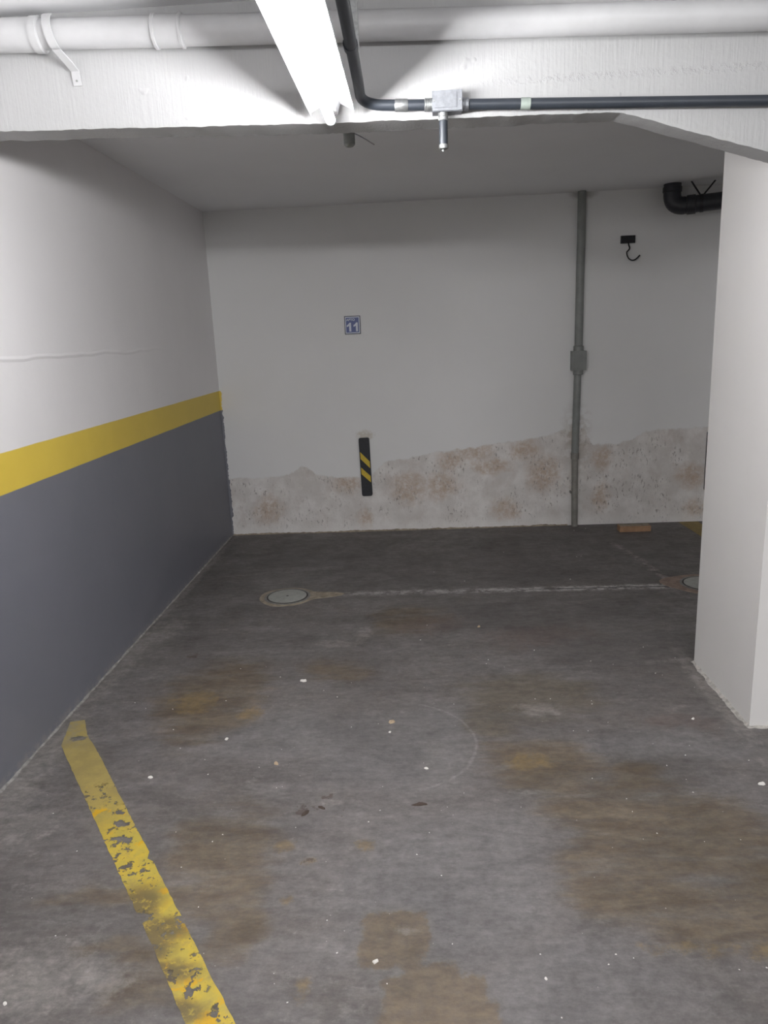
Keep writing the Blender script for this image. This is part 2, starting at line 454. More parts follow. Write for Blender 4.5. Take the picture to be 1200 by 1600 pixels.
def mat_line():
    g = NG('worn_yellow_floor_paint')
    # along the line: local u from top (wall end) to bottom
    x, y, z = g.sep()
    u = g.m('ADD', g.m('MULTIPLY', g.m('SUBTRACT', x, -1.42), 0.586), g.m('MULTIPLY', g.m('SUBTRACT', y, 2.74), -0.81))
    W = g.warp(0.04, 26, 4)
    dull = g.mix(g.mapr(g.noise(9, 5, 0.7), 0.35, 0.65), (0.30, 0.235, 0.085), (0.38, 0.295, 0.095))
    bright = g.mix(g.mapr(g.noise(20, 4), 0.4, 0.6), (0.47, 0.37, 0.065), (0.56, 0.41, 0.05))
    c = g.mix(g.m('MULTIPLY', g.mapr(u, 0.55, 0.95), g.mapr(g.noise(15, 5, 0.7), 0.28, 0.5)), dull, bright)
    orange = g.m('MULTIPLY', g.mapr(g.noise(13, 4, 0.6), 0.58, 0.64), g.mapr(u, 0.45, 0.65))
    c = g.mix(orange, c, (0.60, 0.36, 0.015))
    dirt = None
    for b in [(-0.82, 1.68, .075, .085), (-0.72, 1.60, .085, .045), (-0.73, 1.54, .07, .05), (-0.66, 1.47, .075, .035), (-0.60, 1.36, .07, .035), (-0.60, 1.29, .07, .03)]:
        k = g.blob(W, b[0], b[1], b[2], b[3], 0, 0.5); dirt = k if dirt is None else g.m('MAXIMUM', dirt, k)
    c = g.mix(g.m('MULTIPLY', g.m('MULTIPLY', dirt, g.mapr(g.noise(35, 5, 0.75), 0.26, 0.50)), 0.95), c, (0.150, 0.112, 0.050))
    dust = g.m('MULTIPLY', g.mapr(u, 0.34, 0.05), g.mapr(g.noise(14, 5, 0.7), 0.4, 0.62))
    c = g.mix(g.m('MULTIPLY', dust, 0.65), c, (0.26, 0.24, 0.20))
    g.base(c); g.rough(0.55)
    g.W3 = g.warp(0.05, 40, 5)
    # chips down to the concrete
    chip_noise = g.noise(30, 5, 0.72)
    chips = g.m('MULTIPLY', g.mapr(chip_noise, 0.555, 0.575), g.mapr(g.noise(9, 2), 0.45, 0.53))
    chips = g.m('MULTIPLY', chips, g.mapr(u, 0.5, 0.62))
    holes = None
    for b in [(-0.998, 2.04, .028, .018), (-0.975, 1.965, .032, .015), (-1.03, 2.10, .018, .012), (-0.945, 1.955, .02, .02), (-0.905, 1.84, .02, .01),
              (-0.79, 1.645, .03, .02), (-1.38, 2.57, .03, .02), (-0.675, 1.64, .02, .012), (-0.74, 1.52, .03, .012), (-0.62, 1.62, .02, .02)]:
        k = g.blob(g.W3, b[0], b[1], b[2], b[3], 0, 0.7); holes = k if holes is None else g.m('MAXIMUM', holes, k)
    holes = g.mapr(g.m('ADD', holes, g.m('MULTIPLY', g.m('SUBTRACT', g.noise(50, 4, 0.7), 0.5), 2.2)), 0.50, 0.56)
    holes = g.m('MULTIPLY', holes, g.mapr(u, 0.08, 0.16))
    a = g.m('SUBTRACT', 1.0, g.m('MAXIMUM', chips, holes), clamp=True)
    g.put(g.bsdf.inputs['Alpha'], a)
    g.bump(g.m('MULTIPLY', chip_noise, 0.6), 0.25, 0.004)
    return g.mat

M_white = mat_white_paint()
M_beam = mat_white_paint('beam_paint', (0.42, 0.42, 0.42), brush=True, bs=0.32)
M_col = mat_white_paint('column_paint', (0.74, 0.725, 0.71), bs=0.12)
M_ceil = mat_white_paint('ceiling_paint', (0.88, 0.88, 0.89), bs=0.12)
M_left = mat_left_wall()
M_back = mat_back_wall()
M_floor = mat_floor()
M_line = mat_line()
M_pipew = simple('white_painted_pipe', (0.48, 0.48, 0.485), 0.45, 0, 0.04, 12, 0.08)
M_cond = simple('dark_grey_conduit_pvc', (0.032, 0.038, 0.048), 0.42, 0, 0.06, 30, 0.03)
M_metal = simple('cast_aluminium', (0.27, 0.28, 0.30), 0.5, 0.6, 0.12, 60, 0.12)
M_metal2 = simple('galvanised_steel', (0.36, 0.37, 0.37), 0.42, 0.8, 0.15, 90, 0.1)
M_gasket = simple('box_gasket', (0.16, 0.17, 0.19), 0.6)
M_tape = simple('pale_green_tape', (0.30, 0.345, 0.31), 0.5)
M_gpipe = simple('grey_conduit_paint', (0.245, 0.255, 0.245), 0.5, 0, 0.10, 14, 0.05)
M_gpipe2 = simple('worn_grey_brown_conduit', (0.255, 0.245, 0.225), 0.55, 0, 0.18, 12, 0.08)
M_black = simple('black_plastic_pipe', (0.028, 0.029, 0.036), 0.42, 0, 0.15, 18, 0.08)
M_rub = simple('black_rubber', (0.020, 0.021, 0.026), 0.6, 0, 0.15, 60, 0.05)
M_rubyel = simple('yellow_reflective_stripe', (0.60, 0.43, 0.035), 0.4, 0, 0.06, 60, 0.02)
M_iron = simple('black_iron', (0.022, 0.022, 0.026), 0.5, 0.2, 0.2, 60, 0.1)
M_lid = simple('grey_cast_lid', (0.33, 0.335, 0.31), 0.55, 0, 0.10, 26, 0.15)
M_lidring = simple('dark_lid_gap', (0.030, 0.028, 0.026), 0.7)
M_lidframe = simple('lid_frame', (0.20, 0.195, 0.18), 0.6, 0, 0.15, 40, 0.1)
M_mortar = simple('tan_mortar', (0.300, 0.255, 0.195), 0.85, 0, 0.28, 22, 0.5)
M_mortar2 = simple('reddish_mortar', (0.260, 0.195, 0.160), 0.85, 0, 0.25, 20, 0.5)
M_caulk = simple('dusty_caulk', (0.42, 0.40, 0.37), 0.85, 0, 0.25, 50, 0.5)
M_dust = simple('dusty_grey_edge', (0.26, 0.25, 0.235), 0.85, 0, 0.3, 30, 0.5)
M_flake = simple('white_paint_flake', (0.74, 0.72, 0.68), 0.7, 0, 0.06, 80, 0.1)
M_flaketan = simple('tan_chip', (0.47, 0.36, 0.24), 0.8, 0, 0.2, 90, 0.3)
M_leaf = simple('dark_brown_leaf', (0.060, 0.042, 0.032), 0.8, 0, 0.3, 60, 0.3)
M_wood = simple('raw_brown_board', (0.36, 0.215, 0.125), 0.7, 0, 0.15, 20, 0.2)
M_lampbody = simple('white_enamel', (0.80, 0.81, 0.83), 0.35, 0, 0.02, 20, 0.0)
M_lampcap = simple('lamp_end_cap', (0.62, 0.63, 0.65), 0.35, 0.3, 0.05, 20, 0.0)
M_signblue = simple('sign_blue', lin(70, 84, 140), 0.35, 0, 0.05, 60, 0.0)
M_signwhite = simple('sign_white', (0.62, 0.65, 0.74), 0.4, 0, 0.03, 60, 0.0)
M_signedge = simple('sign_dark_edge', (0.055, 0.06, 0.10), 0.5)
M_cable = simple('pale_cable', (0.40, 0.40, 0.42), 0.5)

g = NG('lamp_tube_glow')
g.base((0.9, 0.9, 0.9))
g.put(g.bsdf.inputs['Emission Color'], (*LAMP_COLOR, 1))
g.bsdf.inputs['Emission Strength'].default_value = TUBE_STRENGTH
M_tube = g.mat

# ================================================================== THE SETTING
LX, BY, ZR, ZF = -1.506, 5.626, 2.432, 2.492     # left wall, back wall, bay ceiling, aisle ceiling
RX, FY = 4.6, -3.6

def floor_mesh():
    from mathutils import noise as mnoise
    def axis(lo, a, b, hi, st):
        v = [lo]; x_ = a
        while x_ < b: v.append(x_); x_ += st
        return v + [b, hi]
    X = axis(LX - .2, -1.52, 2.3, RX + .2, .022); Y = axis(FY - .2, 1.0, 5.64, BY + .2, .026)
    bm = nb()
    G = [[bm.verts.new((a, b, 0.0)) for a in X] for b in Y]
    for j in range(len(Y) - 1):
        for i in range(len(X) - 1):
            bm.faces.new((G[j][i], G[j][i + 1], G[j + 1][i + 1], G[j + 1][i]))
    border = G[0] + [r[-1] for r in G[1:]] + G[-1][-2::-1] + [r[0] for r in G[-2:0:-1]]
    low = [bm.verts.new((v.co.x, v.co.y, -.2)) for v in border]
    n = len(border)
    for k in range(n): bm.faces.new((border[k], low[k], low[(k + 1) % n], border[(k + 1) % n]))
    bm.faces.new(low[::-1])
    def ss(t): t = max(0., min(1., t)); return t * t * (3 - 2 * t)
    layers = [bm.verts.layers.float_color.new('stain_%d' % i) for i in range(3)]
    for v in bm.verts:
        p = v.co
        w = mnoise.noise_vector(p * 2.6) * .09 + mnoise.noise_vector(p * 7.5) * .035 + mnoise.noise_vector(p * 17) * .012
        val = {}
        for nme, (soft, bl) in STAINS.items():
            k = .25 if nme in ('pale', 'yellow', 'scab', 'patch') else 1.0
            qx, qy = p.x + w.x * k, p.y + w.y * k
            best = 0.
            for b in bl:
                rot = b[4] if len(b) > 4 else 0.
                dx, dy = qx - b[0], qy - b[1]
                if abs(dx) > 2.2 or abs(dy) > 2.2: continue
                ca, sa = math.cos(rot), math.sin(rot)
                pw = 5 if nme == 'patch' else 2
                l = (abs((dx * ca + dy * sa) / b[2]) ** pw + abs((-dx * sa + dy * ca) / b[3]) ** pw) ** (1 / pw)
                best = max(best, ss((1 + soft - l) / (2 * soft)))
            val[nme] = best
        for lay, names in zip(layers, STAIN_CH):
            v[lay] = (val[names[0]], val[names[1]], val[names[2]], 1.)
    return bm
tag(obj('floor', floor_mesh(), M_floor), 'worn grey concrete garage floor with brown stains', 'floor', kind='structure')

bm = nb(); box(bm, LX - .2, LX, FY - .2, BY + .2, 0.0, 2.7)
wl = tag(obj('wall_left', bm, M_left), 'left wall, white above a yellow band and dark grey below', 'wall', kind='structure')

bm = nb(); box(bm, LX, RX, BY, BY + .2, 0.0, 2.7)
tag(obj('wall_back', bm, M_back), 'white back wall with damp stained lower part', 'wall', kind='structure')

bm = nb(); box(bm, RX, RX + .2, FY - .2, BY + .2, 0.0, 2.7)
tag(obj('wall_right', bm, M_white), 'white wall at the far right of the garage', 'wall', kind='structure')
bm = nb(); box(bm, LX, RX, FY - .2, FY, 0.0, 2.7)
tag(obj('wall_front', bm, M_white), 'white wall behind the photographer', 'wall', kind='structure')

bm = nb(); box(bm, LX, RX, 2.60, BY, ZR, 2.7); box(bm, LX, RX, FY, 2.475, ZF, 2.7)
tag(obj('ceiling', bm, M_ceil), 'white painted concrete ceiling', 'ceiling', kind='structure')

# concrete beam across the bay mouth with haunch on the column side; ragged chipped lower edges
def beam_z(x):
    P = [(LX, 2.186), (-1.28, 2.178), (-0.27, 2.147), (0.30, 2.139), (0.647, 2.130), (1.09, 1.997), (1.24, 1.950), (1.40, 1.90),
         (1.62, 1.90), (2.2, 2.125), (RX, 2.13)]
    for (a, b), (c, d) in zip(P, P[1:]):
        if a <= x <= c: return b + (d - b) * (x - a) / (c - a)
    return 2.13
xs = []
x = LX
while x < 1.66: xs.append(x); x += 0.012
xs = sorted([v for v in xs if abs(v - .647) > .005] + [.647, 1.66, 2.2, RX])
bm = nb()
rows = []
rnd = random.Random(5)
def rag(seed, amp):
    rs = random.Random(seed); out = []; v = 0
    for _ in xs:
        v = v * 0.6 + rs.uniform(-1, 1) * amp
        out.append(v)
    return out
bz = lambda x: .001 + .008 * max(0, min(1, (x - .2) / .5))
r1, r2, r3 = rag(1, .0016), rag(2, .0014), rag(3, .0006)
for i, x in enumerate(xs):
    z = beam_z(x)
    p = [(x, 2.475, ZF + .01), (x, 2.475, z + .012 + r1[i]), (x, 2.479, z + r1[i] * .8), (x, 2.54, z + .001 + r3[i]),
         (x, 2.600, z + r2[i] + bz(x)), (x, 2.604, z + .010 + bz(x)), (x, 2.604, ZF + .01)]
    rows.append([bm.verts.new(q) for q in p])
for a, b in zip(rows, rows[1:]):
    for k in range(len(a)):
        bm.faces.new((a[k], a[(k + 1) % len(a)], b[(k + 1) % len(a)], b[k]))
bm.faces.new(rows[0]); bm.faces.new(rows[-1][::-1])
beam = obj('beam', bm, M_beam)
auto_smooth(beam, 28)
for e in beam.data.edges:
    va, vb = (beam.data.vertices[i].co for i in e.vertices)
    if abs(va.x - .647) < 1e-4 and abs(vb.x - .647) < 1e-4: e.use_edge_sharp = True
tag(beam, 'white concrete ceiling beam with a sloped haunch towards the column', 'beam', kind='structure')

# column at right
bm = nb(); box(bm, 1.2216, 1.66, 2.573, 3.141, 0.0, ZR)
colm = obj('column', bm, M_col, bevel=0.008, segs=3)
auto_smooth(colm, 30)
tag(colm, 'white square concrete column at the right', 'column', kind='structure')
# dusty caulk fillet at the column foot
def ragged_strip(name, path, normal, w, h, mat, seed, step=0.012, parent=None):
    """small irregular fillet on the floor along path, growing out along normal"""
    rs = random.Random(seed)
    a, b = Vector(path[0]), Vector(path[1]); n = Vector(normal)
    L = (b - a).length; k = max(2, int(L / step)); bm = nb(); prev = None
    vw = 0; vh = 0
    for i in range(k + 1):
        p = a + (b - a) * i / k
        vw = vw * .6 + rs.uniform(-1, 1) * w * .35; vh = vh * .6 + rs.uniform(-1, 1) * h * .35
        ww = max(.002, w + vw); hh = max(.0015, h + vh)
        r = [bm.verts.new(p), bm.verts.new(p + Vector((0, 0, hh))), bm.verts.new(p + n * ww * .5 + Vector((0, 0, hh * .35))), bm.verts.new(p + n * ww)]
        if prev:
            for j in range(4): bm.faces.new((prev[j], prev[(j + 1) % 4], r[(j + 1) % 4], r[j]))
        else: bm.faces.new(r)
        prev = r
    bm.faces.new(prev[::-1])
    return obj(name, bm, mat, parent)
t = ragged_strip('trim_1', [(1.2216, 2.565, 0), (1.2216, 3.145, 0)], (-1, 0, 0), .013, .006, M_caulk, 3)
tag(t, 'pale crumbly fillet along the foot of the column side', 'trim', kind='structure')
t = ragged_strip('trim_2', [(1.215, 2.573, 0), (1.66, 2.573, 0)], (0, -1, 0), .014, .007, M_caulk, 4)
tag(t, 'white crumbly fillet along the front foot of the column', 'trim', kind='structure')
t = ragged_strip('trim_3', [(LX, 1.2, 0), (LX, BY, 0)], (1, 0, 0), .008, .005, M_dust, 6)
tag(t, 'dusty pale edge along the foot of the left wall', 'trim', kind='structure')
t = ragged_strip('trim_4', [(LX, BY, 0), (1.15, BY, 0)], (0, -1, 0), .012, .009, M_mortar, 8)
tag(t, 'brown crumbly edge along the foot of the back wall', 'trim', kind='structure')

# thick ragged paint edge of the left wall lapping on the back wall corner
rs = random.Random(9)
bm = nb(); prev = None; v = 0
for i in range(150):
    z = 0.004 + i * (1.146 - .004) / 149
    v = v * .7 + rs.uniform(-1, 1) * .0040
    w = .012 + v + (0.008 if .15 < z < .45 else 0)
    w = max(.004, w)
    d = .006 + abs(v) * .4
    r = [bm.verts.new((LX, BY, z)), bm.verts.new((LX + w, BY, z)), bm.verts.new((LX + w * .9, BY - d, z)), bm.verts.new((LX, BY - d * 1.5, z))]
    if prev:
        for j in range(4): bm.faces.new((prev[j], prev[(j + 1) % 4], r[(j + 1) % 4], r[j]))
    else: bm.faces.new(r)
    prev = r
bm.faces.new(prev[::-1])
o = obj('paint_edge', bm, M_left, wl)

# ================================================================== THINGS
# ---- tube lamp hanging from the ceiling
cx, zt = -0.2235, 2.115
Y0, Y1 = 1.15, 2.405
lamp = empty('ceiling_lamp', (cx, (Y0 + Y1) / 2, ZF))
tag(lamp, 'lit white tube lamp with a wide reflector below the ceiling, running towards the beam', 'lamp')
bm = nb()      # folded reflector: central spine and two wings
sec = [(-.0665, 2.157), (-.0665, 2.150), (-.0645, 2.150), (-.0645, 2.158), (-.024, 2.178), (-.015, 2.150), (.015, 2.150), (.024, 2.178), (.0645, 2.158),
       (.0645, 2.150), (.0665, 2.150), (.0665, 2.160), (.026, 2.196), (-.026, 2.196)]
prism(bm, [(cx + a, b) for a, b in sec], 'y', Y0, Y1)
obj('reflector', bm, M_lampbody, lamp)
bm = nb(); box(bm, cx - .026, cx + .026, Y0 + .01, Y1 - .02, 2.190, 2.235)
obj('housing', bm, M_lampbody, lamp, bevel=.004)
for yy in (1.45, 2.12):
    bm = nb(); tube(bm, [(cx, yy, 2.23), (cx, yy, ZF)], .005, 10)
    obj('hanging_rod', bm, M_metal2, lamp)
bm = nb(); tube(bm, [(cx, 1.165, zt), (cx, 2.325, zt)], .0135, 20)
tb = obj('tube', bm, M_tube, lamp, smooth=False); auto_smooth(tb, 40)
tb['label'] = 'glowing white tube'
for a, b in ((2.325, 2.335), (1.155, 1.165)):
    bm = nb(); tube(bm, [(cx, a, zt), (cx, b, zt)], .0138, 20)
    cp = obj('tube_cap', bm, M_lampcap, tb); auto_smooth(cp, 40)
for yy in (2.300, 1.19):
    bm = nb(); box(bm, cx - .011, cx + .011, yy, yy + .016, zt + .010, 2.152)
    obj('lamp_holder', bm, M_lampbody, lamp, bevel=.003)
# seam clip across the right wing
bm = nb(); box(bm, cx + .040, cx + .0675, 2.028, 2.031, 2.1485, 2.162)
obj('seam_clip', bm, M_gasket, lamp)

# ---- conduit run with its bend, junction box and stub
CY = 2.452
cr = .0155
def czx(x): return 2.1822 - 0.0415 * (x + .13)
cond = empty('electrical_conduit', (-.02, CY, czx(0)))
tag(cond, 'dark grey conduit beside the lamp, bending along the beam into the junction box', 'conduit')
pts = [(-.128, 0.9, 2.204), (-.132, 1.8, 2.204), (-.137, 2.30, 2.200)]
pts += [tuple(p) for p in arc_pts((-.139, 2.385, 2.198), (-.141, 2.452, 2.187), (-.075, CY, czx(-.075) + .001), 8)]
pts += [(-.02, CY, czx(-.02)), (.051, CY, czx(.051))]
bm = nb(); tube(bm, pts, cr, 20)
o = obj('bent_pipe', bm, M_cond, cond); auto_smooth(o, 40)
cond2 = empty('electrical_conduit', (1.2, CY, czx(1.2)))
tag(cond2, 'straight dark grey conduit along the beam to the right of the junction box', 'conduit')
bm = nb(); tube(bm, [(.187, CY, czx(.187)), (RX, CY, czx(RX))], cr, 20)
o = obj('straight_pipe', bm, M_cond, cond2); auto_smooth(o, 40)
bm = nb(); tube(bm, [(-.038, CY, czx(-.038)), (-.036, CY, czx(-.036)), (.000, CY, czx(0)), (.002, CY, czx(.002))], [cr + .0005, cr + .0022, cr + .0022, cr + .0005], 20)
o = obj('pipe_sleeve', bm, M_metal2, cond); auto_smooth(o, 40); o['label'] = 'crinkled silver sleeve'
bm = nb(); tube(bm, [(-.1215 - .0142, 2.02, 2.204), (-.1215 - .0142, 2.05, 2.204)], cr + .003, 20)
o = obj('pipe_clip', bm, M_cond, cond); auto_smooth(o, 40)
bm = nb(); tube(bm, [(.340, CY, czx(.34)), (.369, CY, czx(.369))], cr + .0014, 20)
o = obj('tape_wrap', bm, M_tape, cond2); auto_smooth(o, 40); o['label'] = 'pale green tape wrapped round the conduit'
for yy in (1.55, 2.2):
    bm = nb(); box(bm, -.150, -.124, yy, yy + .012, 2.215, ZF)
    obj('hanger', bm, M_metal2, cond)

jb = empty('junction_box', (.119, CY, czx(.119)))
tag(jb, 'silver rectangular junction box on the beam with a short pipe hanging from it', 'junction box')
z0, z1 = 2.1485, 2.2035
bm = nb(); box(bm, .0755, .1635, 2.432, 2.475, z0, z1)
obj('box_body', bm, M_metal, jb, bevel=.005, segs=3)
bm = nb(); box(bm, .0745, .1645, 2.4275, 2.4325, z0 - .001, z1 + .001)
obj('gasket', bm, M_gasket, jb, bevel=.001)
bm = nb(); box(bm, .0755, .1635, 2.4215, 2.4278, z0, z1)
lid = obj('box_lid', bm, M_metal, jb, bevel=.003, segs=3)
bm = nb(); box(bm, .0835, .1470, 2.4190, 2.4220, z0 + .008, z1 - .007)
obj('lid_panel', bm, M_metal, lid, bevel=.0015)
for sx, sz in ((.0795, 2.176), (.1575, 2.176)):
    bm = nb(); tube(bm, [(sx, 2.4225, sz), (sx, 2.4185, sz)], .0032, 12)
    o = obj('screw', bm, M_metal2, lid); auto_smooth(o, 40)
def threaded(name, p0, p1, r, mat, parent, n=4):
    p0, p1 = Vector(p0), Vector(p1); bm = nb(); P = []; Rr = []
    for i in range(n):
        for f, q in ((0, r * .92), (.15, r), (.85, r), (1, r * .92)):
            P.append(p0 + (p1 - p0) * (i + f * .98) / n); Rr.append(q)
    tube(bm, P, Rr, 20); o = obj(name, bm, mat, parent); auto_smooth(o, 30); return o
threaded('box_connector', (.052, CY, czx(.052)), (.077, CY, czx(.077)), .0185, M_metal2, jb)
threaded('box_connector', (.161, CY, czx(.161)), (.185, CY, czx(.185)), .0185, M_metal, jb, 2)
sx = .1075
threaded('box_connector', (sx, 2.447, 2.149), (sx, 2.447, 2.126), .0150, M_metal2, jb, 2)
bm = nb(); tube(bm, [(sx, 2.447, 2.128), (sx - .001, 2.447, 2.056)], .0128, 20)
stub = obj('stub_pipe', bm, M_cond, jb); auto_smooth(stub, 40)
bm = nb(); tube(bm, [(sx - .001, 2.447, 2.0605), (sx - .001, 2.447, 2.054), (sx - .001, 2.447, 2.049), (sx - .001, 2.447, 2.046)], [.0134, .0146, .0136, .006], 20)
o = obj('end_ring', bm, M_metal2, stub); auto_smooth(o, 30)
bm = nb(); tube(bm, [(sx - .002, 2.447, 2.048), (sx - .003, 2.447, 2.041)], .0035, 10)
obj('end_screw', bm, M_metal2, stub)

# ---- big white pipe along the beam
pr = .0405
def pz(x): return 2.4215 - .0325 * (x + 1.1)
wp = empty('white_pipe', (LX, 2.431, pz(LX)))
tag(wp, 'thick white painted pipe running along the top of the beam', 'pipe')
bm = nb(); tube(bm, [(LX, 2.431, pz(LX)), (RX, 2.431, pz(RX))], pr, 32)
mp = obj('pipe_run', bm, M_pipew, wp); auto_smooth(mp, 40)
def sleeve(name, x0, x1, dr, parent):
    bm = nb(); tube(bm, [(x0, 2.431, pz(x0)), (x0 + .003, 2.431, pz(x0)), (x1 - .003, 2.431, pz(x1)), (x1, 2.431, pz(x1))],
                    [pr, pr + dr, pr + dr, pr], 32)
    o = obj(name, bm, M_pipew, parent); auto_smooth(o, 35); return o
s1 = sleeve('pipe_socket', LX, -1.083, .0050, wp)
sleeve('socket_rim', -1.112, -1.083, .0085, s1)
s2 = sleeve('pipe_coupling', -.745, -.655, .0028, wp)
sleeve('coupling_rim', -.748, -.734, .0060, s2)
sleeve('coupling_rim', -.668, -.655, .0060, s2)
# strap bracket round the pipe, tail screwed to the beam
bm = nb()
xb = -1.055; path = []
for k in range(13):
    a = math.radians(100 + k * 12.5)           # over the top and down the camera side
    path.append((xb + k * .0012, 2.431 + math.cos(a) * (pr + .010), pz(xb) + math.sin(a) * (pr + .010)))
path += [(xb + .020, 2.400, pz(xb) - .052), (xb + .034, 2.440, pz(xb) - .075), (xb + .040, 2.468, pz(xb) - .090), (xb + .042, 2.471, pz(xb) - .130)]
prev = None
for i, p in enumerate(path):
    p = Vector(p); q = Vector(path[min(i + 1, len(path) - 1)]) - Vector(path[max(i - 1, 0)])
    q.normalize(); n = q.cross(Vector((1, 0, 0))).normalized() * .002
    w = Vector((.0125, 0, 0))
    r = [bm.verts.new(p - w - n), bm.verts.new(p + w - n), bm.verts.new(p + w + n), bm.verts.new(p - w + n)]
    if prev:
        for j in range(4): bm.faces.new((prev[j], prev[(j + 1) % 4], r[(j + 1) % 4], r[j]))
    else: bm.faces.new(r)
    prev = r
bm.faces.new(prev[::-1])
st = tag(obj('pipe_strap', bm, M_pipew, wp), 'curved metal strap painted white')
auto_smooth(st, 50)
bm = nb(); tube(bm, [(xb + .042, 2.470, pz(xb) - .117), (xb + .042, 2.466, pz(xb) - .117)], .0035, 10)
obj('screw', bm, M_gpipe, st)

# ---- stub and cable on the bay ceiling behind the beam
sp = empty('ceiling_stub', (-.222, 3.0, ZR))
tag(sp, 'short grey pipe stub hanging from the bay ceiling behind the lamp end', 'pipe stub')
bm = nb(); tube(bm, [(-.222, 3.0, ZR), (-.222, 3.0, 2.205), (-.222, 3.0, 2.198)], [.0215, .0215, .014], 20)
o = obj('stub_pipe', bm, M_gpipe, sp); auto_smooth(o, 40)
bm = nb(); tube(bm, [(-.205, 3.0, 2.245), (-.18, 3.0, 2.232), (-.155, 2.99, 2.215), (-.128, 3.0, 2.200)], .0022, 8)
o = obj('cable', bm, M_cable, sp); auto_smooth(o, 60)

# ---- grey vertical conduit on the back wall
vc = empty('vertical_conduit', (1.205, BY - .03, 0))
tag(vc, 'grey vertical conduit pipe up the back wall from floor to ceiling', 'conduit')
yv = BY - .031
bm = nb(); tube(bm, [(1.203, yv, 1.345), (1.207, yv, ZR)], .029, 20); o = obj('upper_pipe', bm, M_gpipe, vc); auto_smooth(o, 40)
bm = nb(); tube(bm, [(1.191, yv, .56), (1.200, yv, 1.185)], .0265, 20); o = obj('middle_pipe', bm, M_gpipe, vc); auto_smooth(o, 40)
bm = nb(); tube(bm, [(1.198, yv, 0.0), (1.191, yv, .55)], .0235, 20); o = obj('lower_pipe', bm, M_gpipe2, vc); auto_smooth(o, 40)
bm = nb(); tube(bm, [(1.191, yv, .525), (1.191, yv, .53), (1.191, yv, .575), (1.191, yv, .58)], [.025, .0305, .0305, .025], 20)
o = obj('pipe_coupling', bm, M_gpipe2, vc); auto_smooth(o, 35)
bm = nb()
box(bm, 1.150, 1.254, BY - .075, BY, 1.195, 1.335)
bx = obj('inspection_box', bm, M_gpipe, vc, bevel=.012, segs=3); auto_smooth(bx, 30)
bm = nb(); box(bm, 1.158, 1.246, BY - .081, BY - .074, 1.205, 1.325)
o = obj('box_cover', bm, M_gpipe, bx, bevel=.003); 
for k in range(3):
    bm = nb(); box(bm, 1.176 + k * .022, 1.182 + k * .022, BY - .0835, BY - .080, 1.220, 1.312)
    obj('cover_rib', bm, M_gpipe, o, bevel=.001)
for za, zb_ in ((1.330, 1.372), (1.160, 1.200)):
    bm = nb(); tube(bm, [(1.203, yv, za), (1.203, yv, za + .004), (1.203, yv, zb_ - .004), (1.203, yv, zb_)], [.030, .037, .037, .030], 20)
    c_ = obj('box_collar', bm, M_gpipe, vc); auto_smooth(c_, 35)
bm = nb(); box(bm, 1.160, 1.168, BY - .04, BY, .262, .278)
obj('wall_clip', bm, M_gpipe2, vc)

# ---- black drain pipe near the ceiling
dp = empty('drain_pipe', (1.80, 5.52, ZR))
tag(dp, 'black drain pipe with an elbow under the bay ceiling near the back wall', 'pipe')
dirv = Vector((1.0, -.36, .035)).normalized()
zc_ = 2.283
c0 = Vector((1.80, 5.50, zc_))
R_ = .056
bm = nb(); tube(bm, [c0 + dirv * .07, c0 + dirv * 2.85], R_, 28); o = obj('pipe_run', bm, M_black, dp); auto_smooth(o, 40)
pts = [Vector((1.80, 5.50, ZR)), Vector((1.80, 5.50, ZR - .04))] + arc_pts((1.80, 5.50, zc_ + .085), tuple(c0), tuple(c0 + dirv * .085), 10)
bm = nb(); tube(bm, pts, R_ + .002, 28); el = obj('elbow', bm, M_black, dp); auto_smooth(el, 40)
bm = nb(); a = c0 + dirv * .095; b = c0 + dirv * .155
tube(bm, [a, a + dirv * .004, b - dirv * .004, b], [R_, R_ + .007, R_ + .007, R_], 28); o = obj('socket_rim', bm, M_black, el); auto_smooth(o, 35)
bm = nb(); tube(bm, [(1.80, 5.50, zc_ + .092), (1.80, 5.50, zc_ + .096), (1.80, 5.50, ZR - .022), (1.80, 5.50, ZR - .02)], [R_, R_ + .007, R_ + .007, R_], 28)
o = obj('socket_rim', bm, M_black, el); auto_smooth(o, 35)
hp = c0 + dirv * .19
for q in ((hp.x - .075, hp.y, ZR), (hp.x + .085, hp.y, ZR)):
    bm = nb(); tube(bm, [(hp.x + (.01 if q[0] > hp.x else -.01), hp.y, hp.z + R_ - .004), q], .0055, 10)
    o = obj('hanger_strap', bm, M_iron, dp)
bm = nb(); a = hp - dirv * .012; tube(bm, [a, hp + dirv * .012], R_ + .003, 28); o = obj('pipe_band', bm, M_iron, dp); auto_smooth(o, 40)

# ---- wall hook
hk = empty('wall_hook', (1.541, BY, 2.097))
tag(hk, 'black iron hook on a small rectangular plate high on the back wall', 'hook')
bm = nb(); box(bm, 1.492, 1.592, BY - .016, BY, 2.072, 2.124)
pl = obj('plate', bm, M_iron, hk, bevel=.006, segs=2)
for q in (1.503, 1.581):
    bm = nb(); tube(bm, [(q, BY - .015, 2.098), (q, BY - .020, 2.098)], .005, 10); o = obj('screw', bm, M_iron, pl)
W_ = lambda px, py: (1.493 + (px - 970) * .00462, 2.071 - (py - 380) * .00462)
path = [(981, 378, .012), (981.5, 383, .020), (982.5, 387, .028), (981, 390, .034), (978, 393, .036), (978, 396, .036), (979, 399, .036), (981, 402.5, .036),
        (985, 405.2, .036), (989, 405.5, .036), (993, 403.5, .036), (998, 398.5, .036)]
P = [(W_(a, b)[0], BY - c, W_(a, b)[1]) for a, b, c in path]
